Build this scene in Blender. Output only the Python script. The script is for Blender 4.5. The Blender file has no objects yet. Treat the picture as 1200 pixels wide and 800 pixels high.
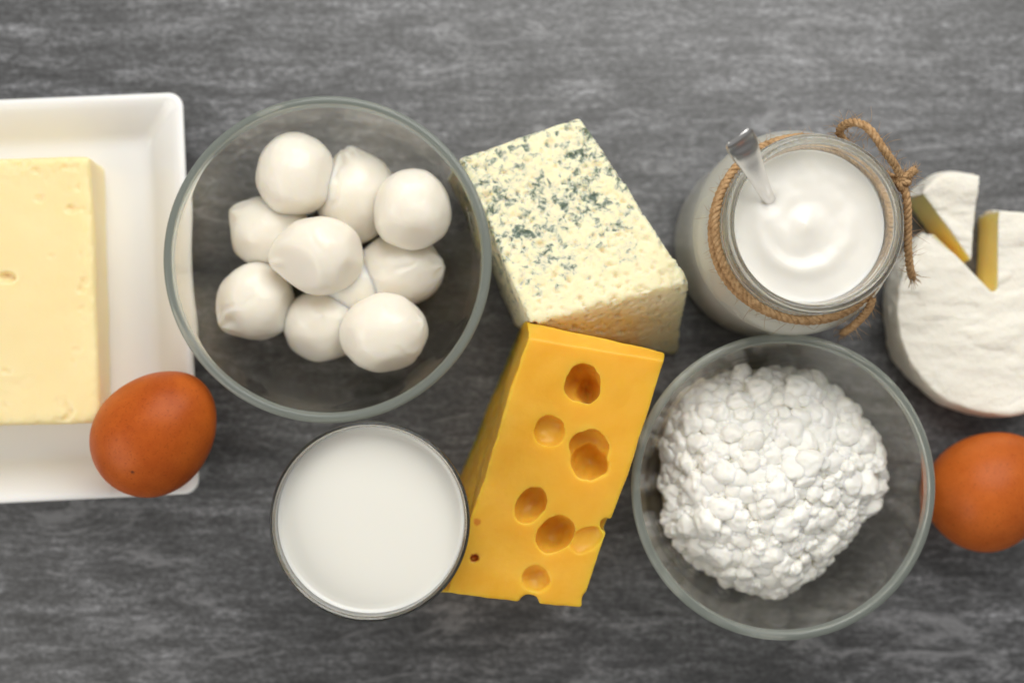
import bpy, bmesh, math, random
import numpy as np
from mathutils import Vector, Matrix, Quaternion, noise

random.seed(7)
np.random.seed(7)
S = bpy.context.scene
C = S.collection

# ------------------------------------------------------------------ camera
H = 0.70                      # lens height above the table
LENS = 50.0
F = 1200 * LENS / 36.0
NAD = (550.0, 440.0)          # where the plumb line under the lens falls
dn = Vector(((NAD[0] - 600) / F, -(NAD[1] - 400) / F, -1)).normalized()
Q = dn.rotation_difference(Vector((0, 0, -1)))
cam_data = bpy.data.cameras.new('camera')
cam = bpy.data.objects.new('camera', cam_data)
C.objects.link(cam)
cam.location = (0, 0, H)
cam.rotation_mode = 'QUATERNION'
cam.rotation_quaternion = Q
cam_data.lens = LENS
cam_data.sensor_width = 36
cam_data.clip_start = 0.01
cam_data.clip_end = 50
cam_data.dof.use_dof = True
cam_data.dof.focus_distance = H - 0.085
cam_data.dof.aperture_fstop = 3.2
S.camera = cam

# ------------------------------------------------------------------ world, lamps, exposure
W = bpy.data.worlds.new('World')
S.world = W
W.use_nodes = True
bg = W.node_tree.nodes['Background']
bg.inputs['Color'].default_value = (1.0, 0.985, 0.96, 1)
bg.inputs['Strength'].default_value = 0.27


def area(name, loc, target, sx, sy, power, color):
    d = bpy.data.lights.new(name, 'AREA')
    d.shape = 'RECTANGLE'
    d.size, d.size_y = sx, sy
    d.energy = power
    d.color = color
    o = bpy.data.objects.new(name, d)
    C.objects.link(o)
    o.location = loc
    o.rotation_mode = 'QUATERNION'
    o.rotation_quaternion = (Vector(target) - Vector(loc)).to_track_quat('-Z', 'Y')
    return o


area('window_light', (0.18, 0.64, 0.74), (0.0, 0.0, 0.03), 1.0, 0.75, 9.2, (1.0, 0.985, 0.955))
area('fill_light', (-1.05, -0.55, 0.85), (0.05, 0.0, 0.03), 1.3, 0.8, 7.8, (1.0, 0.96, 0.90))  # unseen fill lamp, added to brighten the shaded left and front sides

S.view_settings.view_transform = 'Standard'
S.view_settings.look = 'None'
S.view_settings.gamma = 1
S.view_settings.exposure = 0.22
S.view_settings.use_curve_mapping = False
S.render.engine = 'CYCLES'
S.cycles.use_denoising = True
S.cycles.max_bounces = 20
S.cycles.transmission_bounces = 14
S.cycles.transparent_max_bounces = 12
S.cycles.diffuse_bounces = 12
S.cycles.glossy_bounces = 6
S.cycles.sample_clamp_indirect = 6
S.cycles.blur_glossy = 0.5


# ------------------------------------------------------------------ helpers
def P(px, py, z):
    """point at height z on the line of sight of a place in the photograph"""
    d = Q @ Vector(((px - 600) / F, -(py - 400) / F, -1))
    return Vector((0, 0, H)) + d * ((H - z) / -d.z)


def M_PER_PX(z):
    return (H - z) / F


def tag(o, label=None, cat=None, group=None, kind=None):
    if label: o['label'] = label
    if cat: o['category'] = cat
    if group: o['group'] = group
    if kind: o['kind'] = kind
    return o


def empty(name, loc):
    o = bpy.data.objects.new(name, None)
    o.empty_display_size = 0.01
    o.location = loc
    C.objects.link(o)
    return o


def to_mesh(name, verts, faces, smooth=True):
    me = bpy.data.meshes.new(name)
    me.from_pydata([tuple(v) for v in verts], [], [tuple(f) for f in faces])
    if smooth:
        me.polygons.foreach_set('use_smooth', [True] * len(me.polygons))
    me.update()
    return me


def link(name, me, mat, parent=None, loc=None):
    o = bpy.data.objects.new(name, me)
    if mat is not None and len(me.materials) == 0:
        me.materials.append(mat)
    C.objects.link(o)
    if parent: o.parent = parent
    if loc is not None: o.location = loc
    return o


def recentre(me, origin):
    me.transform(Matrix.Translation(-Vector(origin)))


def fix_normals(me):
    bm = bmesh.new(); bm.from_mesh(me)
    bmesh.ops.recalc_face_normals(bm, faces=bm.faces)
    bm.to_mesh(me); bm.free()


def remesh(me, voxel, smooth_it=4, factor=0.5, cutters=()):
    """solid -> even dense mesh with softened edges"""
    o = bpy.data.objects.new('tmp', me)
    C.objects.link(o)
    tmp = [o]
    for k, cm in enumerate(cutters):
        co = bpy.data.objects.new('tmpc', cm); C.objects.link(co); tmp.append(co)
        b = o.modifiers.new('b%d' % k, 'BOOLEAN'); b.object = co; b.operation = 'DIFFERENCE'; b.solver = 'EXACT'
    r = o.modifiers.new('r', 'REMESH'); r.mode = 'VOXEL'; r.voxel_size = voxel; r.use_smooth_shade = True
    if smooth_it:
        s = o.modifiers.new('s', 'SMOOTH'); s.iterations = smooth_it; s.factor = factor
    dg = bpy.context.evaluated_depsgraph_get()
    dg.update()
    out = bpy.data.meshes.new_from_object(o.evaluated_get(dg))
    for t in tmp:
        bpy.data.objects.remove(t)
    out.polygons.foreach_set('use_smooth', [True] * len(out.polygons))
    return out


def get_co(me):
    a = np.empty(len(me.vertices) * 3, dtype=np.float32)
    me.vertices.foreach_get('co', a)
    return a.reshape(-1, 3).astype(np.float64)


def get_no(me):
    a = np.empty(len(me.vertices) * 3, dtype=np.float32)
    me.vertices.foreach_get('normal', a)
    return a.reshape(-1, 3).astype(np.float64)


def set_co(me, a):
    me.vertices.foreach_set('co', a.astype(np.float32).ravel())
    me.update()


def fbm(co, scale, octaves=3, seed=0.0):
    out = np.empty(len(co))
    off = Vector((seed * 3.17, seed * 1.31, -seed * 2.3))
    fr = noise.fractal
    for i, c in enumerate(co):
        out[i] = fr(Vector((c[0] * scale, c[1] * scale, c[2] * scale)) + off, 1.0, 2.0, octaves)
    return out


def hexa(top, bottom, n=1):
    """solid block from 4 top and 4 bottom corners"""
    v = [tuple(p) for p in bottom] + [tuple(p) for p in top]
    f = [(0, 1, 2, 3), (4, 5, 6, 7), (0, 1, 5, 4), (1, 2, 6, 5), (2, 3, 7, 6), (3, 0, 4, 7)]
    me = to_mesh('block', v, f, False)
    fix_normals(me)
    return me


def catmull(pts, n):
    """smooth curve through points, n samples a span"""
    pts = [np.array(p, dtype=float) for p in pts]
    out = []
    for i in range(len(pts) - 1):
        p0 = pts[i - 1] if i > 0 else 2 * pts[i] - pts[i + 1]
        p1, p2 = pts[i], pts[i + 1]
        p3 = pts[i + 2] if i + 2 < len(pts) else 2 * p2 - p1
        for k in range(n):
            t = k / n
            out.append(0.5 * ((2 * p1) + (-p0 + p2) * t + (2 * p0 - 5 * p1 + 4 * p2 - p3) * t * t
                              + (-p0 + 3 * p1 - 3 * p2 + p3) * t ** 3))
    out.append(pts[-1])
    return out


def lathe(prof, seg=240):
    """closed surface of revolution; first and last profile points lie on the axis"""
    v, f = [], []
    n = len(prof)
    v.append((0, 0, prof[0][1]))
    for r, z in prof[1:-1]:
        for k in range(seg):
            a = 2 * math.pi * k / seg
            v.append((r * math.cos(a), r * math.sin(a), z))
    v.append((0, 0, prof[-1][1]))
    last = len(v) - 1
    for k in range(seg):
        k2 = (k + 1) % seg
        f.append((0, 1 + k2, 1 + k))
        b = 1 + (n - 3) * seg
        f.append((last, b + k, b + k2))
        for i in range(n - 3):
            a = 1 + i * seg
            f.append((a + k, a + k2, a + seg + k2, a + seg + k))
    me = to_mesh('lathe', v, f)
    fix_normals(me)
    return me


def tube(pts, rad, sides=8, cap=True):
    """swept tube; rad is a number or a list"""
    pts = [Vector(p) for p in pts]
    n = len(pts)
    rad = rad if hasattr(rad, '__len__') else [rad] * n
    t0 = (pts[1] - pts[0]).normalized()
    up = Vector((0, 0, 1)) if abs(t0.z) < 0.9 else Vector((1, 0, 0))
    nrm = (up - t0 * up.dot(t0)).normalized()
    v, f = [], []
    for i in range(n):
        t = (pts[min(i + 1, n - 1)] - pts[max(i - 1, 0)]).normalized()
        nrm = (nrm - t * nrm.dot(t)).normalized()
        b = t.cross(nrm)
        for k in range(sides):
            a = 2 * math.pi * k / sides
            v.append(pts[i] + (nrm * math.cos(a) + b * math.sin(a)) * rad[i])
    for i in range(n - 1):
        for k in range(sides):
            k2 = (k + 1) % sides
            f.append((i * sides + k, i * sides + k2, (i + 1) * sides + k2, (i + 1) * sides + k))
    if cap:
        f.append(tuple(reversed(range(sides))))
        f.append(tuple((n - 1) * sides + k for k in range(sides)))
    return v, f


def merge(parts):
    V, Fc = [], []
    for v, f in parts:
        o = len(V)
        V += list(v)
        Fc += [tuple(i + o for i in q) for q in f]
    return V, Fc


# ------------------------------------------------------------------ materials
class NT:
    def __init__(self, name):
        self.m = bpy.data.materials.new(name)
        self.m.use_nodes = True
        self.t = self.m.node_tree
        self.b = self.t.nodes['Principled BSDF']
        self.out = self.t.nodes['Material Output']

    def n(self, typ, **kw):
        x = self.t.nodes.new(typ)
        for k, v in kw.items():
            if k in x.inputs:
                x.inputs[k].default_value = v
            else:
                setattr(x, k, v)
        return x

    def l(self, a, b):
        self.t.links.new(a, b)

    def set(self, **kw):
        for k, v in kw.items():
            self.b.inputs[k.replace('_', ' ')].default_value = v

    def coord(self, scale=(1, 1, 1), rot=(0, 0, 0), loc=(0, 0, 0)):
        tc = self.n('ShaderNodeTexCoord')
        mp = self.n('ShaderNodeMapping')
        mp.inputs['Scale'].default_value = scale
        mp.inputs['Rotation'].default_value = rot
        mp.inputs['Location'].default_value = loc
        self.l(tc.outputs['Object'], mp.inputs['Vector'])
        return mp.outputs['Vector']

    def noise(self, vec, scale, detail=4, rough=0.55, dist=0.0):
        x = self.n('ShaderNodeTexNoise')
        x.inputs['Scale'].default_value = scale
        x.inputs['Detail'].default_value = detail
        x.inputs['Roughness'].default_value = rough
        x.inputs['Distortion'].default_value = dist
        self.l(vec, x.inputs['Vector'])
        return x.outputs['Fac']

    def ramp(self, fac, stops, interp='LINEAR'):
        r = self.n('ShaderNodeValToRGB')
        r.color_ramp.interpolation = interp
        e = r.color_ramp.elements
        while len(e) < len(stops): e.new(0.5)
        for q, (p, c) in zip(e, stops):
            q.position = p
            q.color = (c[0], c[1], c[2], 1) if hasattr(c, '__len__') else (c, c, c, 1)
        self.l(fac, r.inputs['Fac'])
        return r.outputs['Color']

    def mix(self, fac, a, b, mode='MIX'):
        x = self.n('ShaderNodeMix', data_type='RGBA', blend_type=mode)
        for sock, val in ((x.inputs[0], fac), (x.inputs[6], a), (x.inputs[7], b)):
            if isinstance(val, bpy.types.NodeSocket): self.l(val, sock)
            elif hasattr(val, '__len__'): sock.default_value = (val[0], val[1], val[2], 1)
            else: sock.default_value = val
        return x.outputs[2]

    def math(self, op, a, b=None, clamp=False):
        x = self.n('ShaderNodeMath', operation=op, use_clamp=clamp)
        for sock, val in ((x.inputs[0], a), (x.inputs[1], b)):
            if val is None: continue
            if isinstance(val, bpy.types.NodeSocket): self.l(val, sock)
            else: sock.default_value = val
        return x.outputs[0]

    def bump(self, height, strength=0.3, dist=0.001, prev=None):
        x = self.n('ShaderNodeBump')
        x.inputs['Strength'].default_value = strength
        x.inputs['Distance'].default_value = dist
        self.l(height, x.inputs['Height'])
        if prev: self.l(prev, x.inputs['Normal'])
        return x.outputs['Normal']

    def base(self, c): self.l(c, self.b.inputs['Base Color'])
    def normal(self, c): self.l(c, self.b.inputs['Normal'])

    def sss(self, w, radius, scale):
        self.set(Subsurface_Weight=w, Subsurface_Radius=radius, Subsurface_Scale=scale)


def spot_mask(m, centre, r, soft=0.3):
    """1 inside a small sphere in object space, 0 outside"""
    tc = m.n('ShaderNodeTexCoord')
    d = m.n('ShaderNodeVectorMath', operation='DISTANCE')
    d.inputs[1].default_value = centre
    m.l(tc.outputs['Object'], d.inputs[0])
    jit = m.noise(m.coord(), 700, 2)
    dd = m.math('ADD', d.outputs['Value'], m.math('MULTIPLY', m.math('SUBTRACT', jit, 0.5), r * 0.9))
    return m.ramp(m.math('DIVIDE', dd, r * 2), [(0.5 - soft / 2, 1.0), (0.5 + soft / 2, 0.0)])


def mat_table():
    m = NT('grey_laminate')
    v = m.coord((1, 1, 1), (0, 0, math.radians(-1.5)))
    vs = m.coord((1, 3.0, 1), (0, 0, math.radians(-2)))
    vf = m.coord((1, 1.7, 1), (0, 0, math.radians(-2)))
    big = m.noise(vs, 7, 6, 0.6, 0.6)
    mid = m.noise(vs, 34, 6, 0.62, 0.35)
    fine = m.noise(vf, 260, 5, 0.72, 0.0)
    col = m.ramp(big, [(0.28, (0.040, 0.041, 0.043)), (0.5, (0.057, 0.058, 0.061)), (0.72, (0.082, 0.083, 0.087))])
    c2 = m.ramp(mid, [(0.32, 0.34), (0.5, 0.95), (0.68, 1.85)])
    c3 = m.ramp(fine, [(0.32, 0.26), (0.5, 0.97), (0.68, 2.3)])
    col = m.mix(1.0, col, c2, 'MULTIPLY')
    col = m.mix(0.95, col, c3, 'MULTIPLY')
    vl = m.coord((1, 11.0, 1), (0, 0, math.radians(-2.5)))
    c4 = m.ramp(m.noise(vl, 20, 5, 0.6, 0.25), [(0.32, 0.42), (0.5, 0.97), (0.68, 1.75)])
    col = m.mix(0.9, col, c4, 'MULTIPLY')
    # pale worn patches and dark scuffs, drawn out along the grain
    pal = m.ramp(m.noise(vs, 16, 5, 0.7, 1.2), [(0.57, 0.0), (0.66, 1.0)])
    col = m.mix(m.math('MULTIPLY', pal, 0.6), col, (0.24, 0.242, 0.25))
    drk = m.ramp(m.noise(vs, 21, 5, 0.7, 1.6), [(0.31, 1.0), (0.41, 0.0)])
    col = m.mix(m.math('MULTIPLY', drk, 0.75), col, (0.022, 0.022, 0.024))
    m.base(col)
    m.set(Roughness=0.45, Specular_IOR_Level=1.0, IOR=1.56)
    m.l(m.ramp(fine, [(0.34, 0.75), (0.66, 1.0)]), m.b.inputs['Specular IOR Level'])
    m.normal(m.bump(fine, 0.3, 0.0006))
    return m.m


def mat_glass(name, col, rough=0.0):
    m = NT(name)
    m.set(Base_Color=(*col, 1), Transmission_Weight=1.0, Roughness=rough, IOR=1.5)
    return m.m


def mat_cream(name, col, col2=None, scale=60, rough=0.45, spec=0.4, sss=0.8, rad=(1.0, 0.75, 0.5), sc=0.004,
              bump=None):
    m = NT(name)
    v = m.coord()
    if col2 is not None:
        m.base(m.mix(m.noise(v, scale, 4), col, col2))
    else:
        m.set(Base_Color=(*col, 1))
    m.set(Roughness=rough, Specular_IOR_Level=spec)
    m.sss(sss, rad, sc)
    if bump:
        nrm = None
        for (s, st, d) in bump:
            nrm = m.bump(m.noise(v, s, 4), st, d, nrm)
        m.normal(nrm)
    return m.m


MAT = {}
MAT['table'] = mat_table()
MAT['glass'] = mat_glass('clear_glass', (0.96, 0.94, 0.87))


def mat_rim():
    m = NT('painted_glow_rim')
    m.set(Base_Color=(0.93, 0.96, 0.93, 1), Transmission_Weight=1.0, Roughness=0.12, IOR=1.5)
    d = m.n('ShaderNodeBsdfDiffuse'); d.inputs['Color'].default_value = (0.60, 0.66, 0.60, 1)
    t = m.n('ShaderNodeBsdfTranslucent'); t.inputs['Color'].default_value = (0.66, 0.72, 0.66, 1)
    a = m.n('ShaderNodeMixShader'); a.inputs[0].default_value = 0.5
    m.l(d.outputs[0], a.inputs[1]); m.l(t.outputs[0], a.inputs[2])
    b = m.n('ShaderNodeMixShader'); b.inputs[0].default_value = 0.42  # diffuse share paints in the pale light gathered inside the rim
    m.l(m.b.outputs[0], b.inputs[1]); m.l(a.outputs[0], b.inputs[2])
    m.l(b.outputs[0], m.out.inputs['Surface'])
    return m.m


MAT['rim'] = mat_rim()
MAT['tumbler_painted_ring'] = mat_glass('painted_refraction_ring', (0.03, 0.032, 0.034))  # dark tint painted in for the ring that refraction gives the glass
MAT['tumbler'] = mat_glass('tumbler_glass', (0.975, 0.985, 0.985))
MAT['jar_glass'] = mat_glass('jar_glass', (0.95, 0.975, 0.945))
MAT['porcelain'] = mat_cream('porcelain', (0.84, 0.835, 0.815), rough=0.16, spec=0.5, sss=0.25, sc=0.002)
MAT['butter'] = mat_cream('butter', (0.86, 0.695, 0.355), (0.88, 0.745, 0.43), 45, 0.42, 0.4, 0.7, (1, 0.75, 0.4), 0.011,
                          bump=[(160, 0.25, 0.0006), (600, 0.2, 0.0002)])
MAT['mozzarella'] = mat_cream('mozzarella', (0.80, 0.75, 0.65), (0.82, 0.78, 0.695), 40, 0.30, 0.45, 1.0,
                              (1, 0.8, 0.5), 0.008, bump=[(110, 0.12, 0.0006), (420, 0.10, 0.0002)])
MAT['milk'] = mat_cream('milk', (0.80, 0.785, 0.72), rough=0.22, spec=0.45, sss=0.6, rad=(1, 0.85, 0.65), sc=0.004)
MAT['yogurt'] = mat_cream('yogurt', (0.78, 0.755, 0.695), rough=0.28, spec=0.5, sss=0.8, rad=(1, 0.88, 0.68), sc=0.006,
                          bump=[(120, 0.10, 0.0005)])
MAT['curd'] = mat_cream('curd', (0.925, 0.90, 0.825), (0.935, 0.92, 0.865), 90, 0.33, 0.5, 0.5, (1, 0.85, 0.6), 0.0016,
                        bump=[(260, 0.22, 0.0006)])
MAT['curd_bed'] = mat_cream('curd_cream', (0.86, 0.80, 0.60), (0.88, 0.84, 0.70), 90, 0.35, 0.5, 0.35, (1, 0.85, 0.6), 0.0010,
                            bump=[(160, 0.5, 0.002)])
MAT['rind'] = mat_cream('white_rind', (0.79, 0.75, 0.65), (0.83, 0.80, 0.72), 55, 0.75, 0.2, 0.4, (1, 0.8, 0.55), 0.003,
                        bump=[(60, 0.5, 0.004), (240, 0.4, 0.001), (900, 0.25, 0.0003)])
MAT['paste'] = mat_cream('ripe_paste', (0.93, 0.73, 0.25), (0.94, 0.79, 0.34), 120, 0.4, 0.45, 0.85, (1, 0.65, 0.25), 0.010,
                         bump=[(200, 0.3, 0.0008)])
mm = NT('spoon_steel')
mm.set(Base_Color=(0.74, 0.73, 0.72, 1), Metallic=1.0, Roughness=0.17)
MAT['steel'] = mm.m


def mat_twine():
    m = NT('jute')
    v = m.coord()
    c = m.ramp(m.noise(v, 420, 4, 0.7), [(0.25, (0.22, 0.12, 0.05)), (0.5, (0.43, 0.265, 0.13)), (0.8, (0.62, 0.43, 0.25))])
    m.base(c)
    m.set(Roughness=0.85, Specular_IOR_Level=0.15)
    m.normal(m.bump(m.noise(v, 1500, 3), 0.5, 0.0004))
    return m.m


MAT['twine'] = mat_twine()


def mat_egg(name, c1, c2, spot=None):
    m = NT(name)
    v = m.coord()
    c = m.mix(m.ramp(m.noise(v, 60, 5, 0.7), [(0.32, 0.0), (0.68, 1.0)]), c1, c2)
    pores = m.ramp(m.noise(v, 900, 2, 0.5), [(0.27, 0.70), (0.43, 1.0)])
    c = m.mix(0.8, c, pores, 'MULTIPLY')
    if spot is not None:
        c = m.mix(spot_mask(m, spot, 0.0011), c, (0.045, 0.018, 0.01))
    m.base(c)
    m.set(Roughness=0.40, Specular_IOR_Level=0.17)
    m.sss(0.25, (1, 0.5, 0.25), 0.002)
    n1 = m.bump(m.noise(v, 900, 2), 0.12, 0.0003)
    m.normal(m.bump(m.noise(v, 220, 2), 0.04, 0.0006, n1))
    return m.m


# ------------------------------------------------------------------ the table
def build_table():
    x0, x1, y0, y1, t, r = -0.95, 0.95, -0.75, 0.75, 0.03, 0.004
    bm = bmesh.new()
    bmesh.ops.create_cube(bm, size=1)
    bmesh.ops.scale(bm, vec=(x1 - x0, y1 - y0, t), verts=bm.verts)
    bmesh.ops.translate(bm, vec=((x0 + x1) / 2, (y0 + y1) / 2, -t / 2), verts=bm.verts)
    bmesh.ops.bevel(bm, geom=list(bm.edges), offset=r, segments=3, affect='EDGES', profile=0.5)
    me = bpy.data.meshes.new('table_top'); bm.to_mesh(me); bm.free()
    o = link('table_top', me, MAT['table'])
    tag(o, 'grey stone-look table top with streaks running across', 'table', kind='structure')


build_table()


# ------------------------------------------------------------------ plate and butter
def rrect(cx, cy, hx, hy, r, z, ang, per=10):
    pts = []
    for (sx, sy, a0) in ((1, 1, 0), (-1, 1, 90), (-1, -1, 180), (1, -1, 270)):
        for k in range(per + 1):
            a = math.radians(a0 + 90 * k / per)
            pts.append((sx * (hx - r) + r * math.cos(a), sy * (hy - r) + r * math.sin(a)))
    ca, sa = math.cos(ang), math.sin(ang)
    return [(cx + x * ca - y * sa, cy + x * sa + y * ca, z) for x, y in pts]


tr, br = P(214, 108, 0.021), P(234, 578, 0.021)
ev = (tr - br).normalized()                     # "up" along the right edge of the plate
eu = Vector((ev.y, -ev.x, 0))                   # towards the right
PANG = math.atan2(eu.y, eu.x)
hy = (tr - br).length / 2
hx = 0.098
pc = (tr + br) / 2 - eu * hx


def build_plate():
    prof = [  # inset, z, corner radius
        (0.034, 0.0, 0.010), (0.031, 0.0, 0.010), (0.029, 0.0035, 0.010), (0.020, 0.0055, 0.010), (0.009, 0.0125, 0.009),
        (0.0015, 0.0185, 0.0075), (0.0002, 0.0200, 0.0072), (0.0, 0.0208, 0.0070), (0.0006, 0.0216, 0.0068),
        (0.0020, 0.0219, 0.0060), (0.0035, 0.0214, 0.0055), (0.0065, 0.0192, 0.0050), (0.0115, 0.0148, 0.0045),
        (0.0165, 0.0103, 0.0045), (0.0185, 0.0087, 0.005), (0.0205, 0.0079, 0.006), (0.024, 0.0076, 0.007)]
    V, Fc = [], []
    rings = []
    for ins, z, r in prof:
        pts = rrect(pc.x, pc.y, hx - ins, hy - ins, r, z, PANG)
        rings.append(range(len(V), len(V) + len(pts)))
        V += pts
    n = len(rings[0])
    for a, b in zip(rings[:-1], rings[1:]):
        for k in range(n):
            Fc.append((a[k], a[(k + 1) % n], b[(k + 1) % n], b[k]))
    Fc.append(tuple(reversed(rings[0])))
    Fc.append(tuple(rings[-1]))
    me = to_mesh('serving_plate', V, Fc)
    fix_normals(me)
    org = Vector((pc.x, pc.y, 0))
    recentre(me, org)
    o = link('serving_plate', me, MAT['porcelain'], loc=org)
    tag(o, 'white porcelain rectangular plate with raised sloping rim under the butter', 'plate')


build_plate()


def build_butter():
    zt, zb = 0.044, 0.0078
    t1, b1 = P(107, 181, zt), P(117, 495, zt)
    w = 0.088
    d = (t1 - b1).normalized()
    u = Vector((d.y, -d.x, 0))
    top = [t1, b1, b1 - u * w, t1 - u * w]
    bot = [Vector((p.x, p.y, zb)) for p in top]
    bot[0] -= u * 0.0030; bot[1] -= u * 0.0030
    me = remesh(hexa(top, bot), 0.0009, 55, 0.5)
    org = Vector(((t1 + b1) / 2 - u * w / 2)); org.z = zb
    recentre(me, org)
    co, no = get_co(me), get_no(me)
    n1 = fbm(co, 30, 3, 1.0)
    disp = n1 * 0.0006
    topm = np.clip((no[:, 2] - 0.3) / 0.5, 0, 1)
    # scraped, torn edges and knife chatter on the top
    px = np.array([(Vector(c) + org)[:] for c in co])
    n2 = fbm(co, 150, 3, 4.0)
    n3 = fbm(co * np.array([1, 0.5, 1]), 420, 2, 9.0)
    ux = (co @ np.array(u[:]))
    dy = (co @ np.array(d[:]))
    hw, hl = w / 2, (t1 - b1).length / 2
    edge = np.minimum(hw - ux, np.minimum(hl - dy, hl + dy))
    lip = np.exp(-(edge / 0.009) ** 2)
    rag = np.clip(n2 - 0.30, 0, 1) * np.clip(lip * 1.4, 0, 1)
    disp -= topm * rag * 0.0028
    disp += topm * n3 * 0.00022 * (0.3 + lip)
    # a flake lifted near the lower edge, small gouges
    for (gx, gy, rr, dep) in ((8, 325, 10, 0.0030), (150 / 3.2, 232, 7, 0.0010), (8, 434, 6, 0.0012), (60, 300, 5, 0.0007),
                              (34, 450, 16, 0.0004), (10, 455, 18, 0.0005), (90, 410, 6, 0.0010), (96, 340, 6, 0.0011),
                              (84, 245, 8, 0.0012), (12, 196, 12, 0.0012), (28, 192, 8, 0.0014)):
        g = P(gx, gy, zt) - org
        r2 = ((co[:, 0] - g.x) ** 2 + ((co[:, 1] - g.y) * 1.5) ** 2) / (rr * M_PER_PX(zt)) ** 2
        disp -= topm * dep * np.exp(-r2 ** 2 * 1.2) * (0.75 + n2)
        disp += topm * dep * 0.12 * np.exp(-(np.sqrt(r2) - 1.25) ** 2 * 14)
    # slightly dished top with a raised upper edge
    disp += topm * (0.0007 * np.exp(-((hl - dy - 0.003) / 0.004) ** 2))
    # lower corner sags
    set_co(me, co + no * disp[:, None])
    o = link('butter_block', me, MAT['butter'], loc=org)
    tag(o, 'pale yellow block of butter with scraped edges on the white plate', 'butter')


build_butter()


# ------------------------------------------------------------------ eggs
def build_egg(px, py, z, half_long, half_short, ang_px, tilt, mat, label, group):
    c = P(px, py, z)
    V, Fc = [], []
    nu, nv = 64, 40
    for j in range(nv + 1):
        t = math.pi * j / nv
        x = -math.cos(t)
        r = math.sin(t) * (1 - 0.115 * x)          # blunt end at -x
        for i in range(nu):
            a = 2 * math.pi * i / nu
            V.append((x * half_long, r * half_short * math.cos(a), r * half_short * math.sin(a)))
    for j in range(nv):
        for i in range(nu):
            i2 = (i + 1) % nu
            Fc.append((j * nu + i, j * nu + i2, (j + 1) * nu + i2, (j + 1) * nu + i))
    me = to_mesh('egg', V, Fc)
    bm = bmesh.new(); bm.from_mesh(me)
    bmesh.ops.remove_doubles(bm, verts=bm.verts, dist=1e-6)
    bmesh.ops.recalc_face_normals(bm, faces=bm.faces)
    bm.to_mesh(me); bm.free()
    co, no = get_co(me), get_no(me)
    set_co(me, co + no * (fbm(co, 40, 2, px) * 0.00035)[:, None])
    o = link('egg', me, mat, loc=c)
    o.rotation_euler = (0, -tilt, math.radians(ang_px))
    tag(o, label, 'egg', group)
    return o


eggA_rot = Matrix.Rotation(math.radians(48), 3, 'Z') @ Matrix.Rotation(-math.radians(8), 3, 'Y')
cA = P(183, 506, 0.0445)
spotA = eggA_rot.inverted() @ (P(159, 549, 0.0665) - cA)
spotA = spotA.normalized()
spotA = Vector((spotA.x * 0.0315, spotA.y * 0.0262, spotA.z * 0.0262))
build_egg(183, 506, 0.0445, 0.0312, 0.0262, 48, math.radians(8),
          mat_egg('brown_eggshell', (0.38, 0.072, 0.008), (0.50, 0.112, 0.014), spotA),
          'brown egg with a dark speck resting on the corner of the white plate', 'brown eggs')
build_egg(1160, 573, 0.0265, 0.0310, 0.0268, 38, math.radians(0),
          mat_egg('tan_eggshell', (0.43, 0.092, 0.012), (0.53, 0.130, 0.020)),
          'smooth brown egg on the table beside the cottage cheese bowl', 'brown eggs')


# ------------------------------------------------------------------ glass bowls
def bowl_mesh(R, h):
    k = h / 0.061
    s = R / 0.0733
    o = [(0, 0.0022), (0.022, 0.0022), (0.0300, 0.0020), (0.0315, 0.0004), (0.0340, 0.0), (0.0375, 0.0012), (0.0435, 0.0048),
         (0.0530, 0.0135), (0.0610, 0.0270), (0.0675, 0.0430), (0.0715, 0.0545), (0.0730, 0.0578), (0.0733, 0.0595),
         (0.0728, 0.0607), (0.0714, 0.0613), (0.0700, 0.0611), (0.0691, 0.0600), (0.0688, 0.0580), (0.0679, 0.0545), (0.0640, 0.0430),
         (0.0574, 0.0285), (0.0494, 0.0165), (0.0420, 0.0094), (0.0340, 0.0068), (0.0200, 0.0060), (0, 0.0058)]
    pts = catmull([(r * s, z * k) for r, z in o], 8)
    pts = [(max(p[0], 0), p[1]) for p in pts]
    me = lathe(pts, 240)
    me.materials.append(MAT['glass']); me.materials.append(MAT['rim'])
    for p in me.polygons:
        if p.center.z > 0.0572 * k: p.material_index = 1
    return me


BA = P(384.5, 303.5, 0.060)
BA0 = Vector((BA.x, BA.y, 0.0))
RA = 191.5 * M_PER_PX(0.060)
o = link('glass_bowl', bowl_mesh(RA, 0.061), MAT['glass'], loc=BA0)
tag(o, 'clear round glass bowl holding the mozzarella balls', 'bowl', 'glass bowls')
BB = P(918.5, 570, 0.060)
BB0 = Vector((BB.x, BB.y, 0.0))
RB = 180 * M_PER_PX(0.060)
o = link('glass_bowl', bowl_mesh(RB, 0.061), MAT['glass'], loc=BB0)
tag(o, 'clear round glass bowl holding the cottage cheese', 'bowl', 'glass bowls')


# ------------------------------------------------------------------ mozzarella
def ico(sub):
    bm = bmesh.new()
    bmesh.ops.create_icosphere(bm, subdivisions=sub, radius=1)
    me = bpy.data.meshes.new('ico'); bm.to_mesh(me); bm.free()
    return me


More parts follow.
